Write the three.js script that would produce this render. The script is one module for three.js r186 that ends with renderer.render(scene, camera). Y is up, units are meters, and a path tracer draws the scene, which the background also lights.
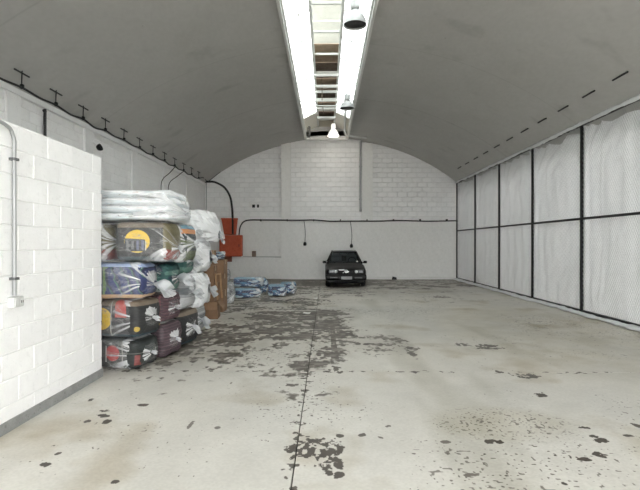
import * as THREE from 'three';
import { RoundedBoxGeometry } from 'three/addons/geometries/RoundedBoxGeometry.js';
import { mergeGeometries, mergeVertices, toCreasedNormals } from 'three/addons/utils/BufferGeometryUtils.js';
import { Brush, Evaluator, SUBTRACTION } from 'three-bvh-csg';

// ------------------------------------------------------------------ camera, sky, exposure
const scene = new THREE.Scene();
const EYE = 1.75, FOCAL = 480, VX = 326, VY = 243.5;           // focal length in pixels, vanishing point of the hall
const camera = new THREE.PerspectiveCamera(2 * Math.atan(245 / FOCAL) * 180 / Math.PI, 640 / 490, 0.05, 200);
camera.position.set(0, EYE, 0);
camera.rotation.order = 'YXZ';
camera.rotation.y = Math.atan((VX - 320) / FOCAL);
camera.rotation.x = -Math.atan((245 - VY) / FOCAL);
scene.background = new THREE.Color().setRGB(1.0, 0.995, 0.98);  // even overcast sky
scene.backgroundIntensity = 1.0;
const renderer = new THREE.WebGLRenderer({ antialias: true });
renderer.toneMapping = THREE.LinearToneMapping;
renderer.toneMappingExposure = 9.2;
renderer.shadowMap.enabled = true;
renderer.shadowMap.type = THREE.PCFSoftShadowMap;

// ------------------------------------------------------------------ helpers
let seedState = 7;
const rnd = () => { seedState = (seedState + 0x6d2b79f5) | 0; let t = Math.imul(seedState ^ (seedState >>> 15), 1 | seedState); t = (t + Math.imul(t ^ (t >>> 7), 61 | t)) ^ t; return ((t ^ (t >>> 14)) >>> 0) / 4294967296; };
const rr = (a, b) => a + (b - a) * rnd();
const clamp = (x, a = 0, b = 1) => Math.min(b, Math.max(a, x));
const sstep = (a, b, x) => { const t = clamp((x - a) / (b - a)); return t * t * (3 - 2 * t); };
const mix = (a, b, t) => a + (b - a) * t;
const hash = new Float32Array(65536); for (let i = 0; i < 65536; i++) hash[i] = rnd();
const hs = (x, y) => hash[(Math.imul(x, 374761) + Math.imul(y, 668265) ^ Math.imul(x * 31 + y, 1274126)) & 65535];
function noise(x, y) {                                           // value noise 0..1
  const xi = Math.floor(x), yi = Math.floor(y); let fx = x - xi, fy = y - yi;
  fx = fx * fx * (3 - 2 * fx); fy = fy * fy * (3 - 2 * fy);
  const a = hs(xi, yi), b = hs(xi + 1, yi), c = hs(xi, yi + 1), d = hs(xi + 1, yi + 1);
  return a + (b - a) * fx + (c - a) * fy + (a - b - c + d) * fx * fy;
}
const fbm = (x, y, n = 3) => { let s = 0, a = 0.5, t = 0; for (let i = 0; i < n; i++) { s += a * noise(x, y); t += a; x = x * 2.03 + 17.7; y = y * 2.03 - 9.3; a *= 0.5; } return s / t; };
const noise3 = (x, y, z) => (noise(x + z * 0.71 + 5, y - z * 0.53) + noise(y + 31 + x * 0.27, z + 11 - x * 0.4)) / 2;
const taken = new Map();
function numbered(name) { const n = taken.get(name) || 0; taken.set(name, n + 1); return n ? name + '_' + String(n).padStart(3, '0') : name; }
const shadow = (m) => { m.castShadow = true; m.receiveShadow = true; return m; };
function mesh(name, geo, mat, parent = scene) { const m = shadow(new THREE.Mesh(geo, mat)); m.name = parent === scene ? numbered(name) : name; parent.add(m); return m; }
function group(name, [x, y, z] = [0, 0, 0], turn = 0) { const g = new THREE.Group(); g.name = numbered(name); g.position.set(x, y, z); g.rotation.y = turn; scene.add(g); return g; }
function tag(o, label, category, grp) { o.userData.label = label; o.userData.category = category; if (grp) o.userData.group = grp; return o; }
function struct(o, label, category) { o.userData.kind = 'structure'; o.userData.label = label; o.userData.category = category; return o; }
const stuff = (o) => { o.userData.kind = 'stuff'; return o; };
function boxUV(g, s = 1, ox = 0, oy = 0) {                       // uv in metres, by the side a face points to (object's own axes)
  if (g.index) g = g.toNonIndexed();
  const p = g.attributes.position, uv = new Float32Array(p.count * 2), a = new THREE.Vector3(), b = new THREE.Vector3(), c = new THREE.Vector3();
  for (let i = 0; i < p.count; i += 3) {
    a.fromBufferAttribute(p, i); b.fromBufferAttribute(p, i + 1).sub(a); c.fromBufferAttribute(p, i + 2).sub(a);
    b.cross(c); const nx = Math.abs(b.x), ny = Math.abs(b.y), nz = Math.abs(b.z);
    for (let k = 0; k < 3; k++) {
      const x = p.getX(i + k), y = p.getY(i + k), z = p.getZ(i + k);
      const [u, v] = nx >= ny && nx >= nz ? [z, y] : ny >= nz ? [x, z] : [x, y];
      uv[(i + k) * 2] = u * s + ox; uv[(i + k) * 2 + 1] = v * s + oy;
    }
  }
  g.setAttribute('uv', new THREE.BufferAttribute(uv, 2)); return g;
}
const box = (x0, x1, y0, y1, z0, z1) => boxUV(new THREE.BoxGeometry(Math.abs(x1 - x0), Math.abs(y1 - y0), Math.abs(z1 - z0)).translate((x0 + x1) / 2, (y0 + y1) / 2, (z0 + z1) / 2));
const rbox = (w, h, d, r = 0.01, x = 0, y = 0, z = 0, seg = 2) => boxUV(new RoundedBoxGeometry(w, h, d, seg, r).translate(x, y, z));
const V = (x, y, z) => new THREE.Vector3(x, y, z);
function tube(pts, r, seg = 0, rad = 8, tension = 0.5) { const c = new THREE.CatmullRomCurve3(pts.map((p) => V(...p)), false, 'catmullrom', tension); return new THREE.TubeGeometry(c, seg || pts.length * 8, r, rad, false); }
function rod(a, b, r, rad = 8) {
  const A = V(...a), B = V(...b), d = B.clone().sub(A), g = new THREE.CylinderGeometry(r, r, d.length(), rad);
  g.applyQuaternion(new THREE.Quaternion().setFromUnitVectors(V(0, 1, 0), d.normalize())); const m = A.add(B).multiplyScalar(0.5); return g.translate(m.x, m.y, m.z);
}
function bar(a, b, w, h) {                                       // square bar from a to b
  const A = V(...a), B = V(...b), d = B.clone().sub(A), g = new THREE.BoxGeometry(w, d.length(), h);
  g.applyQuaternion(new THREE.Quaternion().setFromUnitVectors(V(0, 1, 0), d.normalize())); const m = A.add(B).multiplyScalar(0.5); return g.translate(m.x, m.y, m.z);
}
const lathe = (pts, seg = 24) => new THREE.LatheGeometry(pts.map(([x, y]) => new THREE.Vector2(x, y)), seg);
const merge = (list) => mergeGeometries(list.map((g) => { const n = g.index ? g.toNonIndexed() : g; for (const k of Object.keys(n.attributes)) if (!['position', 'normal', 'uv'].includes(k)) n.deleteAttribute(k); return n; }));
function dataTex(w, h, f, srgb = true) {                          // f(u, v) -> [r, g, b] 0..255, v up
  const d = new Uint8Array(w * h * 4);
  for (let j = 0; j < h; j++) for (let i = 0; i < w; i++) { const c = f((i + 0.5) / w, (j + 0.5) / h, i, j), k = (j * w + i) * 4; d[k] = clamp(c[0], 0, 255); d[k + 1] = clamp(c[1], 0, 255); d[k + 2] = clamp(c[2], 0, 255); d[k + 3] = 255; }
  const t = new THREE.DataTexture(d, w, h); t.wrapS = t.wrapT = THREE.RepeatWrapping; t.magFilter = THREE.LinearFilter; t.minFilter = THREE.LinearMipmapLinearFilter; t.generateMipmaps = true;
  if (srgb) t.colorSpace = THREE.SRGBColorSpace; t.needsUpdate = true; return t;
}
const ground = (px, py) => { const d = EYE * FOCAL / (py - VY); return [(px - VX) * d / FOCAL, d]; };   // a pixel on the floor -> x, distance

// ------------------------------------------------------------------ shared textures and materials
const std = (o) => new THREE.MeshStandardMaterial(o);
const phys = (o) => new THREE.MeshPhysicalMaterial(o);
const grainBump = dataTex(512, 512, (u, v) => { const n = 110 + 90 * (fbm(u * 40, v * 40, 4) - 0.5) + 70 * (noise(u * 200, v * 200) - 0.5); return [n, n, n]; }, false);
const paintTex = (r, g, b, amp, s) => dataTex(320, 320, (u, v) => { const n = amp * (fbm(u * 9 + s, v * 9, 4) - 0.5) + amp * 0.5 * (noise(u * 150, v * 150 + s) - 0.5), d = fbm(u * 30 + 7, v * 30 + s, 3) > 0.73 ? -amp * 0.7 : 0; return [r + n + d, g + n + d, b + n + d]; });
const blockMats = [0, 1, 2].map((k) => std({ map: paintTex(243 - k * 2, 243 - k * 2, 243 - k * 2, 9, 3 + k * 40), roughness: 0.62, bumpMap: grainBump, bumpScale: 0.004 }));
const mortar = std({ map: paintTex(228, 228, 227, 12, 60), roughness: 0.8 });
const plaster = std({ map: paintTex(234, 234, 232, 12, 62), roughness: 0.7 });
const skirtMat = std({ map: paintTex(138, 139, 138, 26, 63), roughness: 0.6 });
const blackSteel = std({ color: '#17181a', roughness: 0.5, metalness: 0.3 });
const cableMat = std({ color: '#1d1d1e', roughness: 0.65 });
const greyPipe = std({ color: '#a3a5a6', roughness: 0.45, metalness: 0.35 });
const whitePipe = std({ color: '#d5d6d4', roughness: 0.4 });
const whiteSteel = std({ color: '#dededa', roughness: 0.5 });
const brownLid = std({ map: paintTex(98, 84, 72, 30, 77), roughness: 0.8 });
const vaultTex = dataTex(800, 800, (u, v) => {
  const a = fbm(u * 6, v * 9, 4) - 0.5, b = fbm(u * 40, v * 60, 3) - 0.5, c = noise(u * 300, v * 300) - 0.5;
  const w = fbm(u * 14 + 40, v * 40, 4), d = -16 * sstep(0.66, 0.82, w);
  const pit = noise(u * 130 + 9, v * 190) > 0.992 ? -24 : 0;
  const band = Math.abs(((v * 6) % 1) - 0.5) < 0.004 ? -10 : 0;
  const n = 11 * a + 7 * b + 5 * c + d * 0.7 + pit + band; return [186 + n, 185 + n, 182 + n];
});
const vaultMat = std({ map: vaultTex, roughness: 0.85, bumpMap: grainBump, bumpScale: 0.004 });

// ------------------------------------------------------------------ structure: floor of concrete slabs, paint chipped and soiled
const XL = -6.0, XR = 6.78, ZB = -23.7, ZF = 2.8, JX = -0.25, J0 = 2.6, J1 = 6.55, J2 = 14.9;
const chips = [];                                                // flaked places read from the photograph: pixel box, darkness, raggedness
for (const [x0, y0, x1, y1, k, rag] of [
  [296, 440, 343, 461, 1, 1.9], [321, 463, 334, 477, 1, 0.7], [334, 457, 345, 472, 1, 0.7], [332, 471, 345, 479, 1, 0.8], [334, 433, 345, 438, 1, 0.7], [284, 448, 295, 454, 1, 0.8], [357, 433, 366, 437, 0.9, 0.8],
  [37, 463, 50, 469, 1, 0.6], [53, 453, 60, 457, 1, 0.6], [80, 421, 89, 425, 1, 0.7], [97, 411, 108, 414, 1, 1], [97, 415, 109, 419, 1, 1.2], [101, 420, 110, 426, 1, 0.9], [88, 398, 94, 402, 1, 0.8], [136, 404, 148, 407, 0.9, 1.2], [108, 482, 118, 485, 1, 0.8],
  [476, 347, 503, 349, 0.9, 1.2], [455, 343, 470, 346, 0.8, 1.3], [494, 370, 503, 373, 0.9, 1.0], [512, 373, 539, 378, 1, 1.3], [533, 391, 546, 397, 1, 1.4], [484, 439, 501, 443, 0.9, 1.1], [593, 451, 610, 459, 1, 0.8], [574, 456, 590, 460, 1, 0.7], [578, 425, 588, 429, 1, 0.8], [586, 433, 596, 437, 1, 0.9], [592, 437, 609, 442, 1, 0.8], [622, 433, 631, 436, 1, 0.8], [630, 422, 640, 427, 1, 0.8], [494, 439, 502, 443, 1, 0.9], [560, 481, 568, 484, 1, 0.7],
  [405, 347, 418, 350, 0.9, 1.2], [408, 349, 416, 358, 0.8, 1.0], [330, 366, 342, 374, 0.8, 1.4], [474, 344, 498, 347, 0.9, 1.1], [376, 436, 386, 439, 0.8, 0.9], [385, 424, 391, 428, 0.8, 0.9], [440, 440, 452, 443, 0.7, 1], [463, 473, 478, 476, 0.7, 1], [258, 440, 268, 443, 0.8, 1], [212, 426, 222, 430, 0.7, 1], [286, 383, 298, 387, 0.8, 1.2], [186, 422, 192, 432, 0.7, 1], [430, 296, 450, 298, 0.7, 1.2]]) {
  const [cx, cd] = ground((x0 + x1) / 2, (y0 + y1) / 2), w = (x1 - x0) * cd / FOCAL / 2, dd = Math.abs(ground(0, y0)[1] - ground(0, y1)[1]) / 2;
  chips.push([cx, cd, Math.max(w, 0.02), Math.max(dd, 0.03), k, rag]);
}
const smears = [                                                 // dark worn, soiled patches: pixel box, strength
  [225, 308, 352, 345, 0.85], [330, 316, 337, 364, 1.0], [160, 322, 262, 362, 0.82], [165, 298, 345, 374, 0.4], [205, 294, 335, 314, 0.55], [205, 338, 250, 366, 0.5], [285, 360, 330, 372, 0.6], [345, 335, 412, 352, 0.42], [150, 352, 215, 372, 0.42], [300, 336, 352, 358, 0.6], [225, 292, 300, 302, 0.55], [120, 360, 170, 378, 0.3]
].map(([x0, y0, x1, y1, k]) => { const [cx, cd] = ground((x0 + x1) / 2, (y0 + y1) / 2), d0 = ground(0, y1)[1], d1 = ground(0, y0)[1]; return [(x0 + x1 - 2 * VX) / 2 * cd / FOCAL, (d0 + d1) / 2, (x1 - x0) * cd / FOCAL / 2, (d1 - d0) / 2, k]; });
const dusty = [[430, 405, 575, 440], [440, 300, 640, 360]].map(([x0, y0, x1, y1]) => { const [cx, cd] = ground((x0 + x1) / 2, (y0 + y1) / 2); return [cx, cd, (x1 - x0) * cd / FOCAL / 2, Math.abs(ground(0, y0)[1] - ground(0, y1)[1]) / 2]; });
function floorColour(X, D) {
  if (X < -3.15 && D < 6.3) return [190, 188, 180];                // shut away behind the partition
  const n1 = fbm(X * 0.55 + 3, D * 0.4, 3) - 0.5, n2 = fbm(X * 3.1, D * 3.1 + 8, 3) - 0.5, n3 = noise(X * 60, D * 60) - 0.5;
  let r = 201 + 22 * n1 + 14 * n2 + 10 * n3, g = r - 3 - 3 * n1, b = r - 11 - 8 * n1;
  const streak = fbm(X * 1.6 + 30, D * 0.35 + 4, 3); if (streak > 0.58) { const k = (streak - 0.58) * 90; r -= k; g -= k; b -= k * 1.1; }
  const stain = fbm(X * 1.1 + 60, D * 1.1 - 20, 4); if (stain > 0.6) { const k = (stain - 0.6) * 150; r -= k * 0.8; g -= k * 0.95; b -= k * 1.2; }
  let k = 0;                                                     // how far the paint is gone
  const fine = fbm(X * 19 + 2, D * 17, 3), mid = fbm(X * 2.6 + 70, D * 3.6, 5), area = fbm(X * 0.9 + 15, D * 0.8 + 3, 2);
  const thr = 0.855 - 0.10 * (area - 0.5) * 2; k = Math.max(k, sstep(thr, thr + 0.025, fine) * 0.85);
  const speck = noise(X * 38 + 5, D * 38) * 0.7 + area * 0.3; k = Math.max(k, sstep(0.825, 0.85, speck) * 0.6);
  let soil = 0;
  for (const [cx, cd, w, h, s] of smears) { const a = Math.abs(X - cx) / w, e = Math.abs(D - cd) / h; if (a < 1.3 && e < 1.3) soil = Math.max(soil, s * (1 - sstep(0.55, 1.25, Math.max(a, e)))); }
  const back = sstep(14.5, 17.5, D + 2.2 * (area - 0.5)) * 0.5 * sstep(4.5, -1, X) + sstep(17.5, 20.5, D + 3 * (area - 0.5)) * 0.6; soil = Math.max(soil, back);
  if (soil > 0) {
    const e = mid * 0.62 + fbm(X * 16, D * 9, 3) * 0.38, t = 0.72 - soil * 0.36; const m = sstep(t - 0.07, t + 0.06, e) * (0.62 + 0.34 * sstep(0.35, 0.6, fbm(X * 9 + 4, D * 13, 3)));
    const film = soil * 0.48; r = mix(r, 134, film); g = mix(g, 127, film); b = mix(b, 117, film);
    r = mix(r, 78, m); g = mix(g, 71, m); b = mix(b, 64, m);
  }
  for (const [cx, cd, w, h, s, rag] of chips) { const a = (X - cx) / w, e = (D - cd) / h, q = a * a + e * e; if (q < 3.2) { const n = (fbm(X * 20 + cx * 9, D * 17, 4) - 0.5) * 3.4 * rag; k = Math.max(k, s * (1 - sstep(0.58, 0.72, q + n))); } }
  for (const [cx, cd, w, h] of dusty) { const a = (X - cx) / w, e = (D - cd) / h, q = a * a + e * e; if (q < 1.4) { const f = (1 - sstep(0.2, 1.4, q)), gr = noise(X * 46, D * 40); r -= 18 * f * mid; g -= 21 * f * mid; b -= 29 * f * mid; if (w < 1 && gr > 0.88 - 0.12 * f) k = Math.max(k, 0.6 * f); } }
  const jn = Math.min(Math.abs(X - JX), Math.abs(D - J1), Math.abs(D - J2)); if (jn < 0.12) { const e = fbm(X * 14, D * 14, 3) + (0.12 - jn) * 2.0; k = Math.max(k, sstep(Math.abs(X - JX) < 0.12 ? 0.82 : 0.87, Math.abs(X - JX) < 0.12 ? 0.86 : 0.9, e) * 0.9); }
  r = mix(r, 70, k); g = mix(g, 63, k); b = mix(b, 56, k);
  return [r, g, b];
}
const floorG = struct(group('floor'), 'pale painted concrete floor with chipped paint and dark worn patches', 'floor');
mesh('sub_base', box(XL - 0.2, XR + 0.2, -0.3, -0.03, ZB - 0.2, ZF), std({ color: '#3a3733', roughness: 0.95 }), floorG);
for (const [x0, x1, d0, d1, tw, th] of [[XL - 0.1, JX, -ZF, J0, 256, 256], [JX, XR + 0.1, -ZF, J0, 256, 256], [XL - 0.1, JX, J0, J1, 1350, 820], [JX, XR + 0.1, J0, J1, 1550, 820], [XL - 0.1, JX, J1, J2, 1000, 1100], [JX, XR + 0.1, J1, J2, 1000, 1000], [XL - 0.1, JX, J2, -ZB + 0.1, 600, 700], [JX, XR + 0.1, J2, -ZB + 0.1, 600, 700]]) {
  const g = new THREE.BoxGeometry(x1 - x0 - 0.011, 0.15, d1 - d0 - 0.009).translate((x0 + x1) / 2, -0.075, -(d0 + d1) / 2), p = g.attributes.position, uv = g.attributes.uv;
  for (let i = 0; i < p.count; i++) uv.setXY(i, (p.getX(i) - x0) / (x1 - x0), (-p.getZ(i) - d0) / (d1 - d0));
  const t = dataTex(tw, th, (u, v) => floorColour(x0 + u * (x1 - x0), d0 + v * (d1 - d0))); t.wrapS = t.wrapT = THREE.ClampToEdgeWrapping;
  mesh('concrete_slab', g, std({ map: t, roughness: 0.5 }), floorG);
}
// yard outside the open gate
struct(mesh('yard', box(-30, 30, -0.4, -0.02, ZF, 40), std({ color: '#a9a69f', roughness: 0.9 })), 'concrete yard outside the open gate', 'yard');

// ------------------------------------------------------------------ walls
const SP = 4.7, AX = 0.25, AH = 6.9, RISE = AH - SP, HALF = 6.25, RAD = (HALF * HALF + RISE * RISE) / (2 * RISE);
const vaultY = (x) => AH - RAD + Math.sqrt(RAD * RAD - (x - AX) ** 2);
const CW = 0.49, CH = 0.24;                                      // concrete block with its joint
const blockVariants = [0, 1, 2, 3, 4, 5].map((k) => { const g = new THREE.BoxGeometry(CW - 0.008, CH - 0.008, 0.05, 2, 1, 1); return boxUV(g, 1, k * 0.37, k * 0.23); });
function blockGeo(w, h, k, d = 0.05) {                            // chamfered face block, thickness along z, face at z = 0
  const c = 0.006, s = new THREE.Shape(); s.moveTo(-w / 2 + c, -h / 2 + c); s.lineTo(w / 2 - c, -h / 2 + c); s.lineTo(w / 2 - c, h / 2 - c); s.lineTo(-w / 2 + c, h / 2 - c); s.closePath();
  return boxUV(new THREE.ExtrudeGeometry(s, { depth: d, bevelEnabled: true, bevelSegments: 1, bevelSize: c, bevelThickness: c, steps: 1 }).translate(0, 0, -d - c), 1, k * 0.37, k * 0.23);
}
// partition of white painted blocks
const PX = -2.955, PH = 2.89, PZ = -6.29;
const partG = struct(group('wall_partition'), 'low partition wall of glossy white painted concrete blocks', 'wall');
mesh('core', box(PX - 0.2, PX - 0.009, 0, PH - 0.004, PZ + 0.004, ZF), mortar, partG);
mesh('core', box(XL, PX - 0.2, 0, PH - 0.004, PZ + 0.002, PZ + 0.19), mortar, partG);
const rakedBlock = [0, 1, 2, 3, 4, 5].map((k) => blockGeo(CW - 0.012, CH - 0.018, k));
const fullBlock = [0, 1, 2, 3, 4, 5].map((k) => blockGeo(CW - 0.007, CH - 0.007, k)), halfBlock = [0, 1].map((k) => blockGeo(CW / 2 - 0.007, CH - 0.007, k));
for (let j = 0; j < 12; j++) {
  let z = PZ, i = 0;
  while (z < -1.6) {
    const half = (j % 2 === 1 && i === 0), w = half ? CW / 2 : CW;
    const b = mesh('block', half ? halfBlock[j % 2] : fullBlock[Math.floor(rnd() * 6)], blockMats[Math.floor(rnd() * 3)], partG);
    b.position.set(PX + rr(-0.004, 0.003), CH * (j + 0.5) + 0.004, z + w / 2); b.rotation.set(0, Math.PI / 2, 0); b.rotation.z = rr(-0.003, 0.003);
    z += w; i++;
  }
}
const skirt = mesh('baseboard_left', box(PX - 0.002, PX + 0.014, 0, 0.105, PZ, ZF), skirtMat); struct(skirt, 'grey painted skirting strip along foot of white partition', 'skirting');

// left wall
const leftG = struct(group('wall_left'), 'white block side wall with pilasters behind the stacked bags', 'wall');
mesh('core', box(XL - 0.3, XL - 0.012, 0, SP + 0.1, ZB - 0.3, ZF), mortar, leftG);
const wallBlocks = (place, x0, x1, y0, yTop, skip) => {           // courses of blocks as transformed geometries
  const out = [];
  for (let j = 0; ; j++) {
    const y = y0 + CH * (j + 0.5); if (y - CH / 2 > 7) break;
    for (let x = x0 + (j % 2 ? -CW / 2 : 0); x < x1; x += CW) {
      const a = Math.max(x, x0), b = Math.min(x + CW, x1); if (b - a < 0.06) continue;
      const top = Math.max(yTop(a), yTop(b)), h = Math.min(CH, top - (y - CH / 2)); if (h < 0.05) continue;
      if (skip && skip((a + b) / 2, y)) continue;
      out.push([(a + b) / 2, y - CH / 2 + h / 2, b - a, h]);
    }
  }
  return out;
};
{
  const list = wallBlocks(null, -8, -ZB, 1.8, () => SP - 0.08);
  const gs = list.map(([d, y, w, h], i) => blockGeo(w - 0.008, h - 0.008, i % 7).rotateY(Math.PI / 2).translate(XL + rr(-0.004, 0.004), y, -d));
  stuff(mesh('block_courses', merge(gs), blockMats[0], leftG));
  mesh('ledge', box(XL - 0.02, XL + 0.09, SP - 0.09, SP + 0.02, ZB, ZF), blockMats[1], leftG);
  for (const d of [9.1, 12.0, 14.9, 17.8, 20.7]) mesh('pilaster', box(XL - 0.02, XL + 0.05, 0, SP - 0.09, -d - 0.2, -d + 0.2), blockMats[0], leftG);
}
// back wall, with pilasters and smooth rendered foot
const backG = struct(group('wall_back'), 'pale block end wall under the arch with two pilasters', 'wall');
{
  const s = new THREE.Shape(); s.moveTo(XL - 0.3, -0.2); s.lineTo(XR + 0.3, -0.2); s.lineTo(XR + 0.3, 8.3); s.lineTo(XL - 0.3, 8.3); s.closePath();
  mesh('core', boxUV(new THREE.ExtrudeGeometry(s, { depth: 0.3, bevelEnabled: false }).translate(0, 0, ZB - 0.335)), mortar, backG);
  const pil = [[-2.2, -1.72], [1.72, 2.28]];
  for (const [a, b] of pil) mesh('pilaster', box(a, b, 0, vaultY(b) - 0.02, ZB - 0.02, ZB + 0.2), plaster, backG);
  const bays = [[XL, pil[0][0]], [pil[0][1], pil[1][0]], [pil[1][1], 6.5]];
  const rest = [];
  let made = 0;
  bays.forEach(([a, b], q) => {
    mesh('render_panel', box(a, b, 0, 2.84, ZB - 0.03, ZB + (q === 1 ? 0.195 : 0.02)), plaster, backG);
    if (q === 1) mesh('core', box(a, b, 2.84, vaultY(b) + 0.1, ZB - 0.04, ZB + 0.152), mortar, backG);
    const zq = q === 1 ? ZB + 0.19 : ZB;
    for (const [x, y, w, h] of wallBlocks(null, a, b, 2.84, (x) => vaultY(x) + 0.03)) {
      if (w > 0.4 && made < 290) {
        const g = h > CH - 0.01 && w > CW - 0.01 ? rakedBlock[Math.floor(rnd() * 6)] : blockGeo(w - 0.012, h - 0.018, made % 7), m = mesh('block', g, blockMats[Math.floor(rnd() * 3)], backG);
        m.position.set(x, y, zq + rr(-0.004, 0.004)); made++;
      } else rest.push(blockGeo(w - 0.012, h - 0.018, rest.length % 7).translate(x, y, zq));
    }
  });
  stuff(mesh('block_courses', merge(rest), blockMats[1], backG));
  mesh('kerb', box(-1.7, 6.3, 0, 0.1, ZB, ZB + 0.3), plaster, backG);
}
// right wall behind the sheets, front wall with the open gate
struct(mesh('wall_right', box(11, 11.3, 0, 5.6, ZB - 0.3, ZF + 0.3), plaster), 'plastered far wall of the side bay behind the mesh screen', 'wall');
const bayG = struct(group('side_bay'), 'lower side bay with its own roof light behind the mesh screen', 'bay');
mesh('bay_floor', box(XR + 0.1, 11, -0.3, 0, ZB, ZF), std({ color: '#b4b2ac', roughness: 0.8 }), bayG);
mesh('end_wall', box(XR, 11.3, 0, 5.6, ZB - 0.3, ZB), plaster, bayG);
mesh('front_wall', box(XR, 11.3, 0, 5.6, ZF, ZF + 0.3), plaster, bayG);
mesh('roof', box(6.9, 7.05, 5.0, 5.2, ZB - 0.3, ZF + 0.3), plaster, bayG);
mesh('roof', box(9.9, 11.3, 5.0, 5.2, ZB - 0.3, ZF + 0.3), plaster, bayG);
mesh('beam', box(6.66, 6.95, 4.78, 5.3, ZB - 0.3, ZF + 0.3), plaster, bayG);
for (let z = ZB; z < ZF; z += 2.87) mesh('roof_bar', box(7.05, 9.9, 5.05, 5.15, z - 0.04, z + 0.04), plaster, bayG);
const frontG = struct(group('wall_front'), 'front wall around the open gate', 'wall');
const GX0 = -2.75, GX1 = 6.3, GH = 4.6;
mesh('pier', box(XL - 0.3, GX0, 0, 8, ZF, ZF + 0.3), plaster, frontG);
mesh('pier', box(GX1, XR + 0.3, 0, 8, ZF, ZF + 0.3), plaster, frontG);
mesh('lintel', box(GX0, GX1, GH, 8, ZF, ZF + 0.3), plaster, frontG);

// barrel vault
const OX0 = -0.95, OX1 = 1.0, OD0 = -2, OD1 = 22.9;                // skylight opening
function vaultStrip(x0, x1, z0, z1, n) {
  const a0 = Math.asin((x0 - AX) / RAD), a1 = Math.asin((x1 - AX) / RAD), s = new THREE.Shape(), q = (r, a) => [AX + r * Math.sin(a), AH - RAD + r * Math.cos(a)];
  for (let i = 0; i <= n; i++) { const [x, y] = q(RAD, mix(a0, a1, i / n)); i ? s.lineTo(x, y) : s.moveTo(x, y); }
  for (let i = n; i >= 0; i--) { const [x, y] = q(RAD + 0.22, mix(a0, a1, i / n)); s.lineTo(x, y); }
  const g = new THREE.ExtrudeGeometry(s, { depth: z1 - z0, bevelEnabled: false }).translate(0, 0, z0), p = g.attributes.position, uv = g.attributes.uv;
  for (let i = 0; i < p.count; i++) uv.setXY(i, (p.getX(i) + 7) / 14, (p.getZ(i) + 24) / 28);
  return toCreasedNormals(g, 0.5);
}
const vaultG = struct(group('ceiling'), 'grey plastered barrel vault ceiling', 'ceiling');
mesh('vault_side', vaultStrip(-6.35, OX0, ZB - 0.3, ZF + 0.3, 28), vaultMat, vaultG);
mesh('vault_side', vaultStrip(OX1, 6.95, ZB - 0.3, ZF + 0.3, 28), vaultMat, vaultG);
mesh('vault_crown', vaultStrip(OX0, OX1, ZB - 0.3, -OD1, 6), vaultMat, vaultG);
mesh('vault_crown', vaultStrip(OX0, OX1, -OD0, ZF + 0.3, 6), vaultMat, vaultG);

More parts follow.
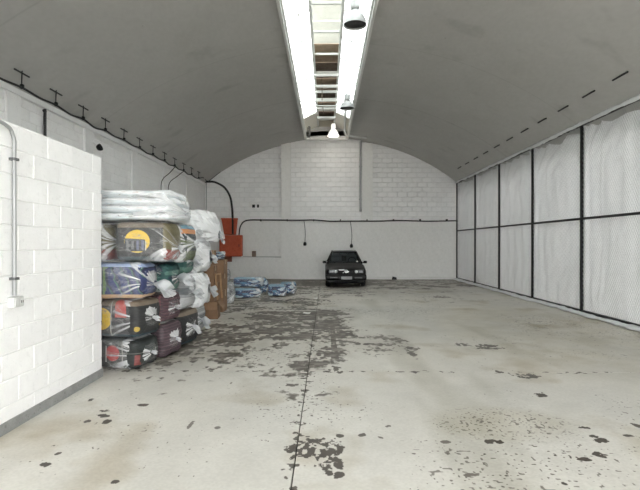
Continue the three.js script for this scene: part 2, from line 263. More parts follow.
// roof light: sloping panes either side of a raised ridge
const skyG = struct(group('window_1'), 'long white framed roof light along the crown of the vault', 'skylight');
{
  const K = 7.08, RX0 = -0.37, RX1 = 0.40, RH = 7.36, TOP = 7.78, PE = 20.5, bay = 1.5;
  const glass = phys({ color: '#dde1e1', transmission: 1, thickness: 0, roughness: 0.05, ior: 1.45, specularIntensity: 0.4 });
  const cream = std({ map: paintTex(242, 238, 228, 8, 78), roughness: 0.8 }), tan = std({ map: paintTex(160, 142, 122, 26, 79), roughness: 0.8 });
  for (const [x, s] of [[OX0, -1], [OX1, 1]]) mesh('curb', box(x + s * 0.07, x, 6.7, K, -OD1, -OD0), whiteSteel, skyG);
  mesh('end_wall', box(OX0, OX1, 6.7, 7.32, -OD1 - 0.06, -OD1), mortar, skyG);
  mesh('end_board', box(OX0, OX1, 7.32, TOP + 0.1, -OD1 - 0.05, -OD1 + 0.015), std({ color: '#d9d3c2', roughness: 0.7 }), skyG);
  mesh('end_wall', box(OX0, OX1, 6.7, TOP + 0.1, -OD0, -OD0 + 0.06), mortar, skyG);
  for (const [x, rx] of [[OX0, RX0], [OX1, RX1]]) {
    const s = Math.sign(x);
    for (let d = OD0; d < PE - 0.1; d += bay) {
      const e = Math.min(d + bay, PE), len = Math.hypot(x - rx, RH - K), ang = Math.atan2(RH - K, rx - x);
      const g = new THREE.BoxGeometry(len, 0.006, e - d - 0.04).rotateZ(ang).translate((x + rx) / 2, (K + RH) / 2, -(d + e) / 2);
      mesh('pane', g, glass, skyG);
      mesh('glazing_bar', bar([x, K, -d], [rx, RH, -d], 0.04, 0.04), whiteSteel, skyG);
      mesh('glazing_bar', bar([(x + rx) / 2, (K + RH) / 2 + 0.0, -d], [(x + rx) / 2, (K + RH) / 2, -e], 0.022, 0.022), whiteSteel, skyG);
    }
    mesh('ridge_rail', box(rx - 0.035, rx + 0.035, RH - 0.08, RH + 0.02, -OD1, -OD0), whiteSteel, skyG);
    mesh('edge_pipe', rod([x - s * 0.02, 6.8, -OD0], [x - s * 0.02, 6.8, -OD1], 0.02), whiteSteel, skyG);
    for (let d = OD0; d < OD1 - 0.5; d += bay) mesh(d > 13.4 ? 'ridge_side' : 'ridge_pane', box(rx + s * 0.01, rx + s * 0.03, RH, TOP, -Math.min(d + bay, OD1), -d - 0.03), d > 13.4 ? tan : glass, skyG);
    // solid slopes past the last pane
    const len = Math.hypot(x - rx, RH - K) + 0.1, ang = Math.atan2(RH - K, rx - x);
    mesh('solid_slope', new THREE.BoxGeometry(len, 0.04, OD1 - PE).rotateZ(ang).translate((x + rx) / 2, (K + RH) / 2 + 0.02, -(PE + OD1) / 2), cream, skyG);
  }
  for (let d = OD0, i = 0; d < OD1 - 0.4; d += bay, i++) {
    mesh('lid_panel', box(RX0 - 0.05, RX1 + 0.05, TOP, TOP + 0.02, -Math.min(d + bay, OD1), -d - 0.03), d > 13.4 ? (i % 2 ? tan : brownLid) : cream, skyG);
    mesh('cross_bar', box(RX0, RX1, RH - 0.05, RH, -d - 1.2, -d - 1.14), whiteSteel, skyG);
  }
  for (const d of [15.4, 16.5, 17.1, 18.0, 19.2, 20.6]) mesh('cross_bar', box(RX0, RX1, RH - 0.24, RH - 0.16, -d - 0.06, -d), whiteSteel, skyG);
  for (const d of [15.6, 17.3, 17.9]) mesh('tie_rod', rod([OX0 - 0.3, 6.88, -d], [OX1 + 0.35, 6.88, -d], 0.022), whiteSteel, skyG);
  mesh('access_ladder', merge([rod([-0.14, 6.9, -17.3], [-0.14, 7.5, -16.7], 0.015), rod([-0.14, 6.9, -17.3], [-0.10, 7.0, -19.4], 0.012)]), std({ color: '#7d6f5f', roughness: 0.7 }), skyG);
}

// ------------------------------------------------------------------ mesh screen on the right
const MX = 6.41, MH = 4.74, MR = 2.37, MB = 0.06;
const postD = []; for (let d = 23.6; d > 0; d -= 2.87) postD.push(d);
const screenG = tag(group('mesh_screen', [MX, 0, -12]), 'tall black steel framed wire mesh screen along the side wall', 'mesh screen');
{
  const L = (g) => g.translate(-MX, 0, 12);
  for (const d of postD) mesh('post', L(box(MX - 0.03, MX + 0.03, 0, MH, -d - 0.03, -d + 0.03)), blackSteel, screenG);
  postD.slice(0, -1).forEach((d, i) => {
    const e = postD[i + 1];
    for (const [nm, y, t] of [['top_rail', MH - 0.03, 0.04], ['middle_rail', MR, 0.055], ['bottom_rail', MB, 0.06]]) mesh(nm, L(box(MX - 0.03, MX + 0.03, y - t / 2, y + t / 2, -d + 0.03, -e - 0.03)), blackSteel, screenG);
    // diagonal wire mesh, cell 7 cm, in the two halves of the bay
    for (const [y0, y1] of [[MB, MR], [MR, MH - 0.03]]) {
      const W = d - e, H = y1 - y0, step = 0.075, pos = [], idx = [], nrm = [];
      for (const dir of [1, -1]) for (let c = -H * 0.62; c < W; c += step) {
        const run = H * 0.62; let a0 = c, b0 = 0, a1 = c + run, b1 = H;                     // a along the bay, b up
        if (a0 < 0) { b0 = -a0 / 0.62; a0 = 0; } if (a1 > W) { b1 -= (a1 - W) / 0.62; a1 = W; } if (b1 - b0 < 0.01) continue;
        const za = -d + (dir > 0 ? a0 : W - a0) , zb = -d + (dir > 0 ? a1 : W - a1), X = MX + 0.012 + dir * 0.002, r = 0.0021, k = pos.length / 3;
        for (const [z, y] of [[za, y0 + b0], [zb, y0 + b1]]) pos.push(X - r, y, z, X, y, z - r * 1.4, X + r, y, z, X, y, z + r * 1.4);
        for (let s = 0; s < 4; s++) { const n = (s + 1) % 4; idx.push(k + s, k + n, k + 4 + s, k + n, k + 4 + n, k + 4 + s); }
      }
      const g = new THREE.BufferGeometry(); g.setAttribute('position', new THREE.Float32BufferAttribute(pos, 3)); g.setIndex(idx); g.computeVertexNormals();
      stuff(mesh('wire_mesh', L(g), std({ color: '#a9abad', roughness: 0.5, metalness: 0.2 }), screenG));
    }
  });
}
const sheetTex = dataTex(256, 256, (u, v) => { const n = 8 * (fbm(u * 8, v * 8, 4) - 0.5) + 6 * (noise(u * 128, v * 128) - 0.5); return [234 + n, 235 + n, 236 + n]; });
const sheetMat = phys({ map: sheetTex, roughness: 0.95, side: THREE.DoubleSide, transmission: 0.12, thickness: 0 });
postD.slice(0, -1).forEach((d, i) => {
  const e = postD[i + 1], NX = 60, NY = 90, W = d - e + 0.1, g = new THREE.PlaneGeometry(W, 1, NX, NY), p = g.attributes.position, uv = g.attributes.uv, sd = i * 17.3;
  for (let k = 0; k < p.count; k++) {
    const a = p.getX(k) / W + 0.5, b = p.getY(k) + 0.5, y = 0.02 + b * (MH + 0.02);
    const top = sstep(0.72, 1, b), bot = 1 - sstep(0, 0.25, b);
    const swag = Math.sin((b + 0.3 * (a - 0.5) ** 2 * 4) * 52 + sd) * 0.05 * top * (1 - Math.abs(a - 0.5) * 1.2);
    const vert = 0.018 * (fbm(a * 5 + sd, b * 0.6, 2) - 0.5) + 0.014 * Math.sin(a * 30 + sd + 2 * b) * (0.25 + 0.75 * fbm(a * 2 + sd, b * 2, 2));
    const diag = 0.17 * (fbm(a * 3.2 + b * 3 + sd, b * 2.2 - a * 2.6, 3) - 0.5), crk = 0.07 * Math.abs(fbm(a * 9 + sd + b * 2, b * 7 - a * 4, 2) - 0.5) * (0.4 + top + bot);
    const seam = Math.exp(-(((a - 0.23 - 0.008 * Math.sin(b * 9)) / 0.007) ** 2)) * 0.035, bulge = -0.05 * bot * sstep(0, 0.1, b);
    const edge = sstep(0, 0.05, a) * (1 - sstep(0.95, 1, a));
    p.setXYZ(k, MX + 0.05 + (0.09 + Math.max(-0.1, swag + vert + diag + crk + bulge) - seam) * edge, y, -d - 0.05 + a * W);
    uv.setXY(k, a * W, y);
  }
  g.computeVertexNormals();
  const sh = group('cloth_sheet', [MX + 0.1, 0, -(d + e) / 2]), place = (gg) => gg.translate(-MX - 0.1, 0, (d + e) / 2);
  mesh('sheet', place(g), sheetMat, sh);
  // bunched upper hem and the hem that spills out under the bottom rail
  const hem = (n, x0, y0, r, amp, flat, nm) => {
    const gg = new THREE.CylinderGeometry(r, r, W, 10, 46, true).rotateX(Math.PI / 2).translate(0, 0, -(d + e) / 2), q = gg.attributes.position;
    for (let k = 0; k < q.count; k++) {
      const z = q.getZ(k), x = q.getX(k), y = q.getY(k), f = 0.55 + 0.9 * fbm(z * 4 + n, x * 25 + y * 21 + n, 3), wig = (fbm(z * 1.7 + n, 3.3, 2) - 0.5) * amp;
      q.setXYZ(k, x0 + x * f * (flat ? 1.5 + 1.6 * fbm(z * 1.1 + n, 8, 2) : 1) + wig, Math.max(0.004, y0 + y * f * (flat ? 0.55 : 1) + (flat ? 0 : wig * 0.5)), z);
    }
    gg.computeVertexNormals(); mesh(nm, place(gg), sheetMat, sh);
  };
  hem(i * 9 + 3, MX - 0.02, MH + 0.0, 0.05, 0.07, false, 'upper_hem');
  hem(i * 9 + 5, MX - 0.13, 0.03, 0.065, 0.2, true, 'lower_hem');
  tag(sh, ['white cloth sheet behind mesh bay touching the block end wall', 'white cloth sheet behind second mesh bay from the block end wall', 'white cloth sheet behind third mesh bay from the block end wall', 'white cloth sheet behind fourth mesh bay from the block end wall', 'white cloth sheet behind fifth mesh bay from the block end wall', 'white cloth sheet behind sixth mesh bay from the block end wall', 'white cloth sheet behind seventh mesh bay from the block end wall', 'white cloth sheet behind eighth mesh bay from the block end wall'][i], 'sheet', 'sheets behind the mesh screen');
});

// ------------------------------------------------------------------ bags of bedding
function bagGeo({ L, h, d, e = 5, neck = 0, neckR = 0.035, taper = 0.28, pleats = 13, pleatAmp = 0.1, wr = 0.012, seed = 1, layers = 0, inset = 0, droop = 0, nt = 56, nx = 44, capBack = 0.1, crumple = 0 }) {
  // axis along x: closed end at -L, tied end at 0; resting on y = 0, centred on z
  const hy = h / 2 - inset, hz = d / 2 - inset, pos = [], uv = [], idx = [];
  const x0 = -L + inset, xe = neck ? 0 : -inset;
  for (let i = 0; i <= nx; i++) {
    const t = i / nx, x = mix(x0, xe, t), fromBack = (x - x0) / capBack, toEnd = (xe - x) / (neck ? taper : Math.min(taper, 0.16));
    let s = 1; if (fromBack < 1) s *= Math.pow(1 - Math.pow(1 - fromBack, 3), 1 / 2.4);
    let g = 0; if (toEnd < 1) { g = 1 - toEnd; s *= neck ? mix(1, neckR / hy, Math.pow(g, 2.1) * 0.55 + 0.45 * g ** 5) : Math.pow(Math.max(0, 1 - Math.pow(g, 3)), 1 / 2.4); }
    for (let j = 0; j <= nt; j++) {
      const th = j / nt * Math.PI * 2, c = Math.cos(th), n = Math.sin(th), ex = mix(e, 2, g * g);
      let z = Math.sign(c) * Math.pow(Math.abs(c), 2 / ex) * hz, y = Math.sign(n) * Math.pow(Math.abs(n), 2 / ex) * hy;
      const pl = 1 + pleatAmp * g * (1 - 0.4 * g) * (Math.sin(pleats * th + seed) + 0.5 * Math.sin((pleats * 2 + 3) * th + seed * 2));
      const lay = layers ? 1 - 0.16 * Math.pow(Math.abs(Math.cos((y / hy * 0.5 + 0.5) * layers * Math.PI + 0.25 * Math.sin(x * 7 + seed))), 6) : 1;
      z *= s * pl * lay; y *= s * pl;
      const dsp = wr * 2 * (noise3(x * 5 + seed, y * 5, z * 5 + seed) - 0.5) * 2 + wr * 1.5 * (Math.abs(noise3(x * 13 + seed * 3, y * 13, z * 13) - 0.5) * -2 + 0.3) + crumple * (Math.abs(noise3(x * 9 + seed, y * 9 + seed, z * 9) - 0.5) * -2.4 + Math.abs(noise3(x * 21 + seed, y * 21, z * 21) - 0.5) * -1.1 + 0.5);
      const r = Math.hypot(y, z) || 1; y += y / r * dsp; z += z / r * dsp;
      const yy = y + hy + inset - droop * g * g * h;
      pos.push(x, Math.min(h - inset * 0.6 - 0.001, Math.max(inset * 0.6, yy)), z); uv.push((x + L) / L, y / (2 * hy) + 0.5);
    }
  }
  const w = nt + 1;
  for (let i = 0; i < nx; i++) for (let j = 0; j < nt; j++) { const a = i * w + j, b = a + 1, cc = a + w, dd = cc + 1; idx.push(a, cc, b, b, cc, dd); }
  const bc = pos.length / 3; pos.push(x0, h / 2, 0); uv.push(0, 0.5); for (let j = 0; j < nt; j++) idx.push(bc, j, j + 1);
  if (!neck) { const fc = pos.length / 3; pos.push(xe, h / 2 - droop * h, 0); uv.push(1, 0.5); const o = nx * w; for (let j = 0; j < nt; j++) idx.push(fc, o + j + 1, o + j); }
  const g = new THREE.BufferGeometry(); g.setAttribute('position', new THREE.Float32BufferAttribute(pos, 3)); g.setAttribute('uv', new THREE.Float32BufferAttribute(uv, 2)); g.setIndex(idx); g.computeVertexNormals(); return g;
}
function tuftGeo(r, len, seed, down = 0.5) {                      // gathered plastic beyond the tie
  const pos = [], uv = [], idx = [], nt = 40, nx = 14;
  for (let i = 0; i <= nx; i++) {
    const t = i / nx, rad = mix(0.022, r, Math.pow(Math.sin(Math.min(1, t * 1.15) * Math.PI / 2), 1.4)) * (1 - 0.35 * sstep(0.75, 1, t));
    for (let j = 0; j <= nt; j++) {
      const th = j / nt * Math.PI * 2, f = rad * (1 + 0.22 * t * (Math.sin(4 * th + seed) + 0.5 * Math.sin(7 * th + seed * 2.3 + t * 3)) + 0.5 * (fbm(th * 2 + seed, t * 4, 2) - 0.5) * (j % nt ? 1 : 1));
      pos.push(t * len * (1 + 0.25 * Math.sin(3 * th + seed)), -down * len * t * t + f * Math.sin(th), f * Math.cos(th)); uv.push(t, j / nt);
    }
  }
  const w = nt + 1; for (let i = 0; i < nx; i++) for (let j = 0; j < nt; j++) { const a = i * w + j; idx.push(a, a + w, a + 1, a + 1, a + w, a + w + 1); }
  const fc = pos.length / 3; pos.push(len * 0.72, -down * len * 0.55, 0); uv.push(1, 0.5); for (let j = 0; j < nt; j++) idx.push(fc, nx * w + j + 1, nx * w + j);
  const g = new THREE.BufferGeometry(); g.setAttribute('position', new THREE.Float32BufferAttribute(pos, 3)); g.setAttribute('uv', new THREE.Float32BufferAttribute(uv, 2)); g.setIndex(idx); g.computeVertexNormals(); return g;
}
// printed bedding packs
const weave = (c, u, v, s) => { const n = 26 * (fbm(u * 14 + s, v * 14, 3) - 0.5) + 14 * (noise(u * 90 + s, v * 90) - 0.5); return [c[0] + n, c[1] + n, c[2] + n]; };
function printTex(kind, s) {
  return dataTex(256, 256, (u, v) => {
    let c;
    if (kind === 'disc' || kind === 'disc_low') {
      c = [42, 43, 44]; if (v > 0.86) c = [118, 106, 92]; if (v < 0.1) c = [48, 66, 74];
      const cx = kind === 'disc' ? 0.42 : 0.42, cy = kind === 'disc' ? 0.5 : 0.5, R = kind === 'disc' ? 0.3 : 0.3, q = Math.hypot((u - cx) * (kind === 'disc' ? 1.45 : 1.9), v - cy);
      if (q < R) c = [216, 182, 58];
      if (kind === 'disc') { if (u > cx - 0.2 && u < cx + 0.13 && v < cy + 0.06 - (u - cx) * 0.1 && v > cy - 0.26) { c = [52, 54, 58]; const k = (u - cx + 0.2) / 0.33 * 4; if (k % 1 > 0.3 && k % 1 < 0.8 && v < cy + 0.02 && v > cy - 0.22) c = k > 2 ? [92, 98, 122] : [100, 102, 104]; } if (u > cx + 0.13 && u < cx + 0.15 && v < cy && v > cy - 0.24) c = [190, 186, 170]; if (u > 0.84) c = v < 0.3 ? [128, 66, 62] : [104, 98, 74]; }
      else { if (Math.abs(u - 0.42) < 0.02 && Math.abs(v - 0.5) < 0.16) c = [60, 60, 52]; if (u > 0.62 && u < 0.78 && v > 0.55) c = [170, 74, 68]; if (u > 0.56 && u < 0.575) c = [150, 150, 146]; if (Math.hypot((u - 0.91) * 2.4, v - 0.24) < 0.07) c = [160, 138, 60]; }
    } else if (kind === 'red') {
      c = [38, 43, 42]; if (Math.hypot((u - 0.6) * 2.9, v - 0.55) < 0.28) c = [150, 42, 42]; if (u > 0.5 && u < 0.515 && Math.abs(v - 0.52) < 0.3 && (v * 14) % 1 > 0.35) c = [205, 205, 200]; if (Math.abs(u - 0.74) < 0.008 || Math.abs(v - 0.56) < 0.008) c = [130, 130, 126]; if (u > 0.9 && u < 0.95 && v < 0.5 && v > 0.15) c = [112, 56, 54];
    } else if (kind === 'blue') {
      c = [40, 50, 92]; const k = (u * 7 + v * 1.2 + fbm(u * 4, v * 4, 2) * 1.2) % 1; if (k > 0.84) c = [60, 92, 84]; else if (k < 0.2) c = [30, 36, 64]; if (u > 0.36 && u < 0.36 + 0.1 * fbm(v * 9, 3.3, 2)) c = [104, 130, 84]; if (v < 0.12) c = [182, 150, 116]; if (v > 0.9) c = [150, 166, 196];
    } else if (kind === 'plaid') {
      c = [78, 62, 68]; if ((u * 9) % 1 < 0.22) c = [112, 76, 78]; if ((v * 8) % 1 < 0.22) c = [c[0] + 16, c[1] + 4, c[2] + 8]; if ((u * 9 + v * 8) % 1 < 0.06) c = [150, 118, 116];
    } else if (kind === 'purple') { c = [66, 54, 60]; const k = (v * 11 + fbm(u * 5, v * 5, 2)) % 1; if (k < 0.25) c = [92, 74, 80];
    } else if (kind === 'teal') { c = [44, 84, 82]; const q = fbm(u * 6 + s, v * 6, 3); if (q > 0.6) c = [86, 122, 112]; if (q < 0.4) c = [36, 50, 66];
    } else if (kind === 'dark') { c = [56, 64, 68]; const q = fbm(u * 5 + s, v * 5, 3); if (q > 0.6) c = [92, 104, 72]; if (q < 0.38) c = [50, 60, 96]; if (u > 0.75 && v > 0.75) c = [196, 136, 92]; if (v > 0.88) c = [110, 156, 176];
    } else if (kind === 'grey') { c = [148, 150, 152]; const q = fbm(u * 5 + s, v * 5, 3); if (q > 0.58) c = [186, 188, 190]; if (q < 0.4) c = [104, 108, 112];
    } else if (kind === 'white') { c = [228, 231, 233]; const q = fbm(u * 7 + s, v * 3, 3); if (q > 0.62) c = [206, 214, 218]; if (q < 0.33) c = [214, 206, 204];
    } else { c = [34, 74, 118]; const q = fbm(u * 5 + s, v * 5, 3); if (q > 0.62) c = [166, 186, 198]; else if (q < 0.46) c = [22, 40, 74]; if (u < 0.06 || u > 0.95) c = [186, 196, 200]; if (v > 0.86) c = [120, 156, 178]; if (Math.hypot(u - 0.4, v - 0.45) < 0.12) c = [58, 112, 144]; }
    return weave(c, u, v, s);
  });
}
const printMat = (kind, s) => { const t = printTex(kind, s); t.wrapS = t.wrapT = THREE.ClampToEdgeWrapping; return std({ map: t, roughness: 0.6 }); };
const PR = Object.fromEntries(['disc', 'disc_low', 'red', 'blue', 'plaid', 'purple', 'teal', 'dark', 'grey', 'white', 'pack'].map((k, i) => [k, printMat(k, i * 3.7)]));
// milky clear film: whiter where the film is gathered into folds towards the tie
const filmAlpha = (s, base, end) => dataTex(256, 256, (u, v) => {
  const k = sstep(0.5, 0.95, u), rad = Math.atan2(v - 0.5, 1.02 - u), ray = noise(rad * 6 + s, 0.5 + s) * 0.65 + noise(rad * 13 + s, u * 2) * 0.35;
  const crease = 1 - Math.abs(fbm(u * 5 + v * 3 + s, v * 6 - u * 2, 3) - 0.5) * 26, f = base * 0.5 + 0.2 * sstep(0.5, 0.85, ray) * sstep(0.25, 0.8, u) + end * k * sstep(0.45, 0.62, ray) + clamp(crease) * 0.2 + 0.07 * sstep(0.55, 0.7, fbm(u * 8 + s, v * 8, 3));
  const n = clamp(f) * 255; return [n, n, n];
}, false);
const film = [1, 2, 3].map((k) => { const t = filmAlpha(k * 7.7, 0.13, 0.4); t.wrapS = t.wrapT = THREE.ClampToEdgeWrapping; return phys({ color: '#eceef0', alphaMap: t, transparent: true, roughness: 0.22, side: THREE.DoubleSide, clearcoat: 0.3, clearcoatRoughness: 0.2 }); });
const whiteFilm = [1, 2].map((k) => phys({ map: dataTex(256, 256, (u, v) => { const n = 16 * (fbm(u * 10 + k * 9, v * 10, 4) - 0.5), q = fbm(u * 5 + k * 3, v * 5, 3) > 0.66 ? -22 : 0; return [232 + n + q, 234 + n + q, 236 + n + q]; }), roughness: 0.35, clearcoat: 0.5, clearcoatRoughness: 0.2, side: THREE.DoubleSide }));
const tuftMat = phys({ color: '#d6d9dc', roughness: 0.45, transmission: 0.4, thickness: 0, clearcoat: 0.5, clearcoatRoughness: 0.2, side: THREE.DoubleSide });
let bagSeed = 3;
function bag(label, { x, D, y, L, h, d, print, turn = 0, tuft = [0.07, 0.13, 0.3], taper = 0.3, e = 6.5, layers = 0, white = false, wr = 0.012, droop = 0, grp = 'stacked bags of bedding', name = 'bedding_bag', category = 'bag' }) {
  const o = group(name, [x, y, -D], turn), s = bagSeed += 2.37;
  if (white) mesh('bag_body', bagGeo({ L, h, d, e, neck: 1, taper, wr: wr * 1.6, seed: s, pleatAmp: 0.13, layers, droop, nt: 110, nx: 84, crumple: wr * 2.6 }), whiteFilm[Math.floor(s) % 2], o);
  else if (layers) {                                             // pillows laid flat one on the other
    const lh = h / layers;
    for (let k = 0; k < layers; k++) { const m = mesh('pillow', bagGeo({ L: L - 0.06 - (k % 2) * 0.04, h: lh * 1.2, d: d - 0.05 - (k % 3) * 0.02, e: 3, wr: 0.028, seed: s + k * 5, taper: 0.1, nt: 40, nx: 40 }), PR.white, o); m.position.set(-0.05 - (k === layers - 1 ? 0.05 : 0), k * lh * 0.93 + 0.004, 0); }
    mesh('plastic_film', bagGeo({ L, h, d, e, neck: 1, taper, wr, seed: s, droop, nt: 64, nx: 50 }), film[Math.floor(s) % 3], o);
  } else {
    mesh('bedding', bagGeo({ L, h, d, e: e + 1, wr: wr * 0.5, seed: s, inset: 0.02, taper: 0.2, layers, nt: 48, nx: 30, droop: droop * 0.3 }), PR[print], o);
    mesh('plastic_film', bagGeo({ L, h, d, e, neck: 1, taper, wr, seed: s, droop, nt: 64, nx: 50 }), film[Math.floor(s) % 3], o);
  }
  if (tuft) { const t = mesh('tied_end', tuftGeo(tuft[0], tuft[1], s, tuft[2]), tuftMat, o); t.position.set(-0.012, h / 2 - droop * h, 0); }
  return tag(o, label, category, grp);
}
const A = 6.78;
bag('bottom bag of dark bedding with red disc beside the partition end', { x: -2.46, D: A, y: 0, L: 1.1, h: 0.43, d: 0.62, print: 'red', tuft: [0.03, 0.07, 0.1], turn: -0.2 });
bag('bag of dark bedding with yellow disc on the red disc bag', { x: -2.44, D: A, y: 0.43, L: 1.1, h: 0.55, d: 0.64, print: 'disc_low', tuft: [0.03, 0.09, 0.3], turn: -0.22 });
bag('blue and green printed bedding pack with large white knotted end', { x: -2.42, D: A - 0.02, y: 0.98, L: 0.95, h: 0.52, d: 0.62, print: 'blue', tuft: [0.11, 0.24, 0.5], taper: 0.2, e: 7, droop: 0.12 });
bag('black bedding pack with whole yellow disc under the white pillows', { x: -2.08, D: A, y: 1.5, L: 0.84, h: 0.56, d: 0.62, print: 'disc', tuft: [0.05, 0.05, 0.8], taper: 0.2, e: 6, droop: 0.15 });
bag('black bedding pack tucked against the partition, yellow disc half hidden', { x: -2.93, D: A, y: 1.5, L: 0.9, h: 0.54, d: 0.62, print: 'disc', tuft: null, taper: 0.12, e: 7 });
bag('big bag of layered white pillows on top of the stack', { x: -2.03, D: A + 0.22, y: 2.05, L: 1.9, h: 0.45, d: 1.05, print: 'white', tuft: [0.05, 0.05, 0.9], taper: 0.2, layers: 4, e: 4, droop: 0.2 });
const B = 7.46;
bag('bottom bag of purplish bedding next to red disc bag', { x: -2.32, D: B, y: 0, L: 1.2, h: 0.54, d: 0.64, print: 'purple', tuft: [0.028, 0.06, 0.5], turn: -0.2 });
bag('bag of maroon plaid bedding on the purplish bag', { x: -2.34, D: B, y: 0.54, L: 1.2, h: 0.46, d: 0.64, print: 'plaid', tuft: [0.035, 0.08, 0.2], turn: -0.2 });
bag('teal bedding bag with white knot behind the blue pack', { x: -2.3, D: B, y: 1.0, L: 1.2, h: 0.46, d: 0.64, print: 'teal', tuft: [0.1, 0.2, 0.3], taper: 0.3 });
bag('dark bedding bag with pale blue top behind the yellow disc pack', { x: -2.06, D: B + 0.06, y: 1.46, L: 1.2, h: 0.6, d: 0.7, print: 'dark', tuft: [0.05, 0.06, 0.6], taper: 0.18 });
const C = 8.3;
bag('bottom bag of dark bedding with yellow disc and white knot', { x: -2.3, D: C, y: 0, L: 1.1, h: 0.62, d: 0.8, print: 'disc_low', tuft: [0.06, 0.13, 0.7], turn: -0.18 });
bag('clear bag of grey bedding above the white knotted disc bag', { x: -2.3, D: C, y: 0.62, L: 1.1, h: 0.58, d: 0.72, print: 'grey', tuft: [0.08, 0.16, 0.3], turn: -0.06, wr: 0.02 });
bag('dark teal bedding bag between the grey bag and white bale', { x: -2.32, D: C, y: 1.2, L: 1.1, h: 0.55, d: 0.76, print: 'teal', tuft: [0.09, 0.16, 0.3], wr: 0.02 });
bag('rumpled white bag on the dark teal bag', { x: -2.25, D: C + 0.03, y: 1.75, L: 1.2, h: 0.42, d: 0.78, white: true, tuft: [0.06, 0.1, 0.3], wr: 0.022 });
const Dd = 9.3;
bag('small grey and white bag on the floor with white knot', { x: -2.42, D: Dd + 0.05, y: 0, L: 0.9, h: 0.54, d: 0.85, print: 'grey', tuft: [0.09, 0.14, 0.8], wr: 0.025, turn: -0.1 });
bag('crumpled white plastic bag on the small grey bag', { x: -2.26, D: Dd, y: 0.54, L: 1.1, h: 0.66, d: 0.9, white: true, tuft: [0.1, 0.14, 0.6], wr: 0.03 });
bag('crumpled white plastic bag, second from the top of its column', { x: -2.24, D: Dd, y: 1.2, L: 1.1, h: 0.58, d: 0.9, white: true, tuft: [0.08, 0.12, 0.6], wr: 0.03 });
bag('big rounded white bag at the top near orange cabinets', { x: -2.14, D: Dd + 0.3, y: 1.78, L: 1.5, h: 0.62, d: 1.25, white: true, tuft: [0.09, 0.1, 1.2], wr: 0.025, e: 3.4, droop: 0.25 });
bag('rumpled white bag on the cardboard boxes behind', { x: -2.72, D: 10.5, y: 0.0, L: 1.2, h: 0.62, d: 0.7, white: true, tuft: [0.05, 0.06, 0.6], wr: 0.025 }).userData.label = 'white bag on the floor between small grey bag and cardboard boxes';
bag('', { x: -2.72, D: 10.45, y: 0.62, L: 1.2, h: 0.6, d: 0.75, white: true, tuft: [0.05, 0.06, 0.6], wr: 0.025 }).userData.label = 'white bag next to the cardboard boxes, second in its column';
bag('', { x: -2.72, D: 10.45, y: 1.22, L: 1.2, h: 0.55, d: 0.75, white: true, tuft: [0.05, 0.06, 0.6], wr: 0.025 }).userData.label = 'white bag next to the cardboard boxes, under the big rounded bag';

// ------------------------------------------------------------------ cardboard boxes
const cardTex = dataTex(256, 256, (u, v) => { const n = 16 * (fbm(u * 6, v * 6, 4) - 0.5) + 8 * (noise(u * 200, v * 12) - 0.5); return [132 + n, 104 + n, 80 + n]; });
const cardMat = std({ map: cardTex, roughness: 0.85 }), tapeMat = std({ color: '#b09a78', roughness: 0.4 });
function carton(label, x, D, y, w, h, d, turn = 0, open = false) {
  const o = group('cardboard_box', [x, y, -D], turn), t = 0.012;
  if (open) {
    mesh('body', merge([box(-w / 2, w / 2, 0, t, -d / 2, d / 2), box(-w / 2, -w / 2 + t, t, h, -d / 2, d / 2), box(w / 2 - t, w / 2, t, h, -d / 2, d / 2), box(-w / 2 + t, w / 2 - t, t, h, -d / 2, -d / 2 + t), box(-w / 2 + t, w / 2 - t, t, h, d / 2 - t, d / 2)]), cardMat, o);
    const f = mesh('flap', box(0, w * 0.4, -t / 2, t / 2, -d / 2, d / 2), cardMat, o); f.position.set(w / 2, h, 0); f.rotation.z = -0.9;
    const f2 = mesh('flap', box(-w / 2, w / 2, -t / 2, t / 2, 0, d * 0.35), cardMat, o); f2.position.set(0, h, d / 2); f2.rotation.x = 1.1;
  } else {
    mesh('body', rbox(w, h, d, 0.012, 0, h / 2, 0), cardMat, o);
    mesh('tape', merge([box(-w / 2 - 0.001, w / 2 + 0.001, h - 0.0005, h + 0.001, -0.03, 0.03), box(w / 2, w / 2 + 0.001, h * 0.7, h, -0.03, 0.03)]), tapeMat, o);
  }
  return tag(o, label, 'box', 'cardboard boxes beside the bags');
}
carton('open cardboard box on the floor with lolling flaps', -2.78, 11.3, 0, 0.5, 0.4, 0.55, 0.1, true);
carton('cardboard box on the open cardboard box', -2.82, 11.32, 0.41, 0.5, 0.42, 0.52, -0.06);
carton('third cardboard box up from the open box', -2.86, 11.3, 0.83, 0.5, 0.4, 0.5, 0.08);
carton('topmost cardboard box of the column with open box', -2.88, 11.3, 1.23, 0.46, 0.36, 0.5, 0.0);
carton('bottom cardboard box of the column nearest orange cabinets', -2.86, 12.45, 0, 0.48, 0.55, 0.55, 0.03);
carton('second cardboard box up, column nearest orange cabinets', -2.88, 12.45, 0.55, 0.5, 0.42, 0.55, -0.04);
carton('third cardboard box up, column nearest orange cabinets', -2.88, 12.45, 0.97, 0.54, 0.36, 0.58, 0.04);
{ // leaning frame of slats against the boxes
  const o = group('wooden_frame', [-2.5, 0.43, -11.25]); const wood = std({ map: paintTex(160, 128, 96, 24, 91), roughness: 0.8 });
  mesh('slat', bar([0, 0.02, 0.2], [-0.05, 0.62, 0.2], 0.035, 0.03), wood, o); mesh('slat', bar([0.02, 0.02, -0.18], [-0.03, 0.62, -0.18], 0.035, 0.03), wood, o); mesh('slat', bar([-0.05, 0.6, 0.22], [-0.03, 0.6, -0.2], 0.035, 0.03), wood, o);
  tag(o, 'thin wooden frame leaning on the cardboard boxes', 'frame');
}
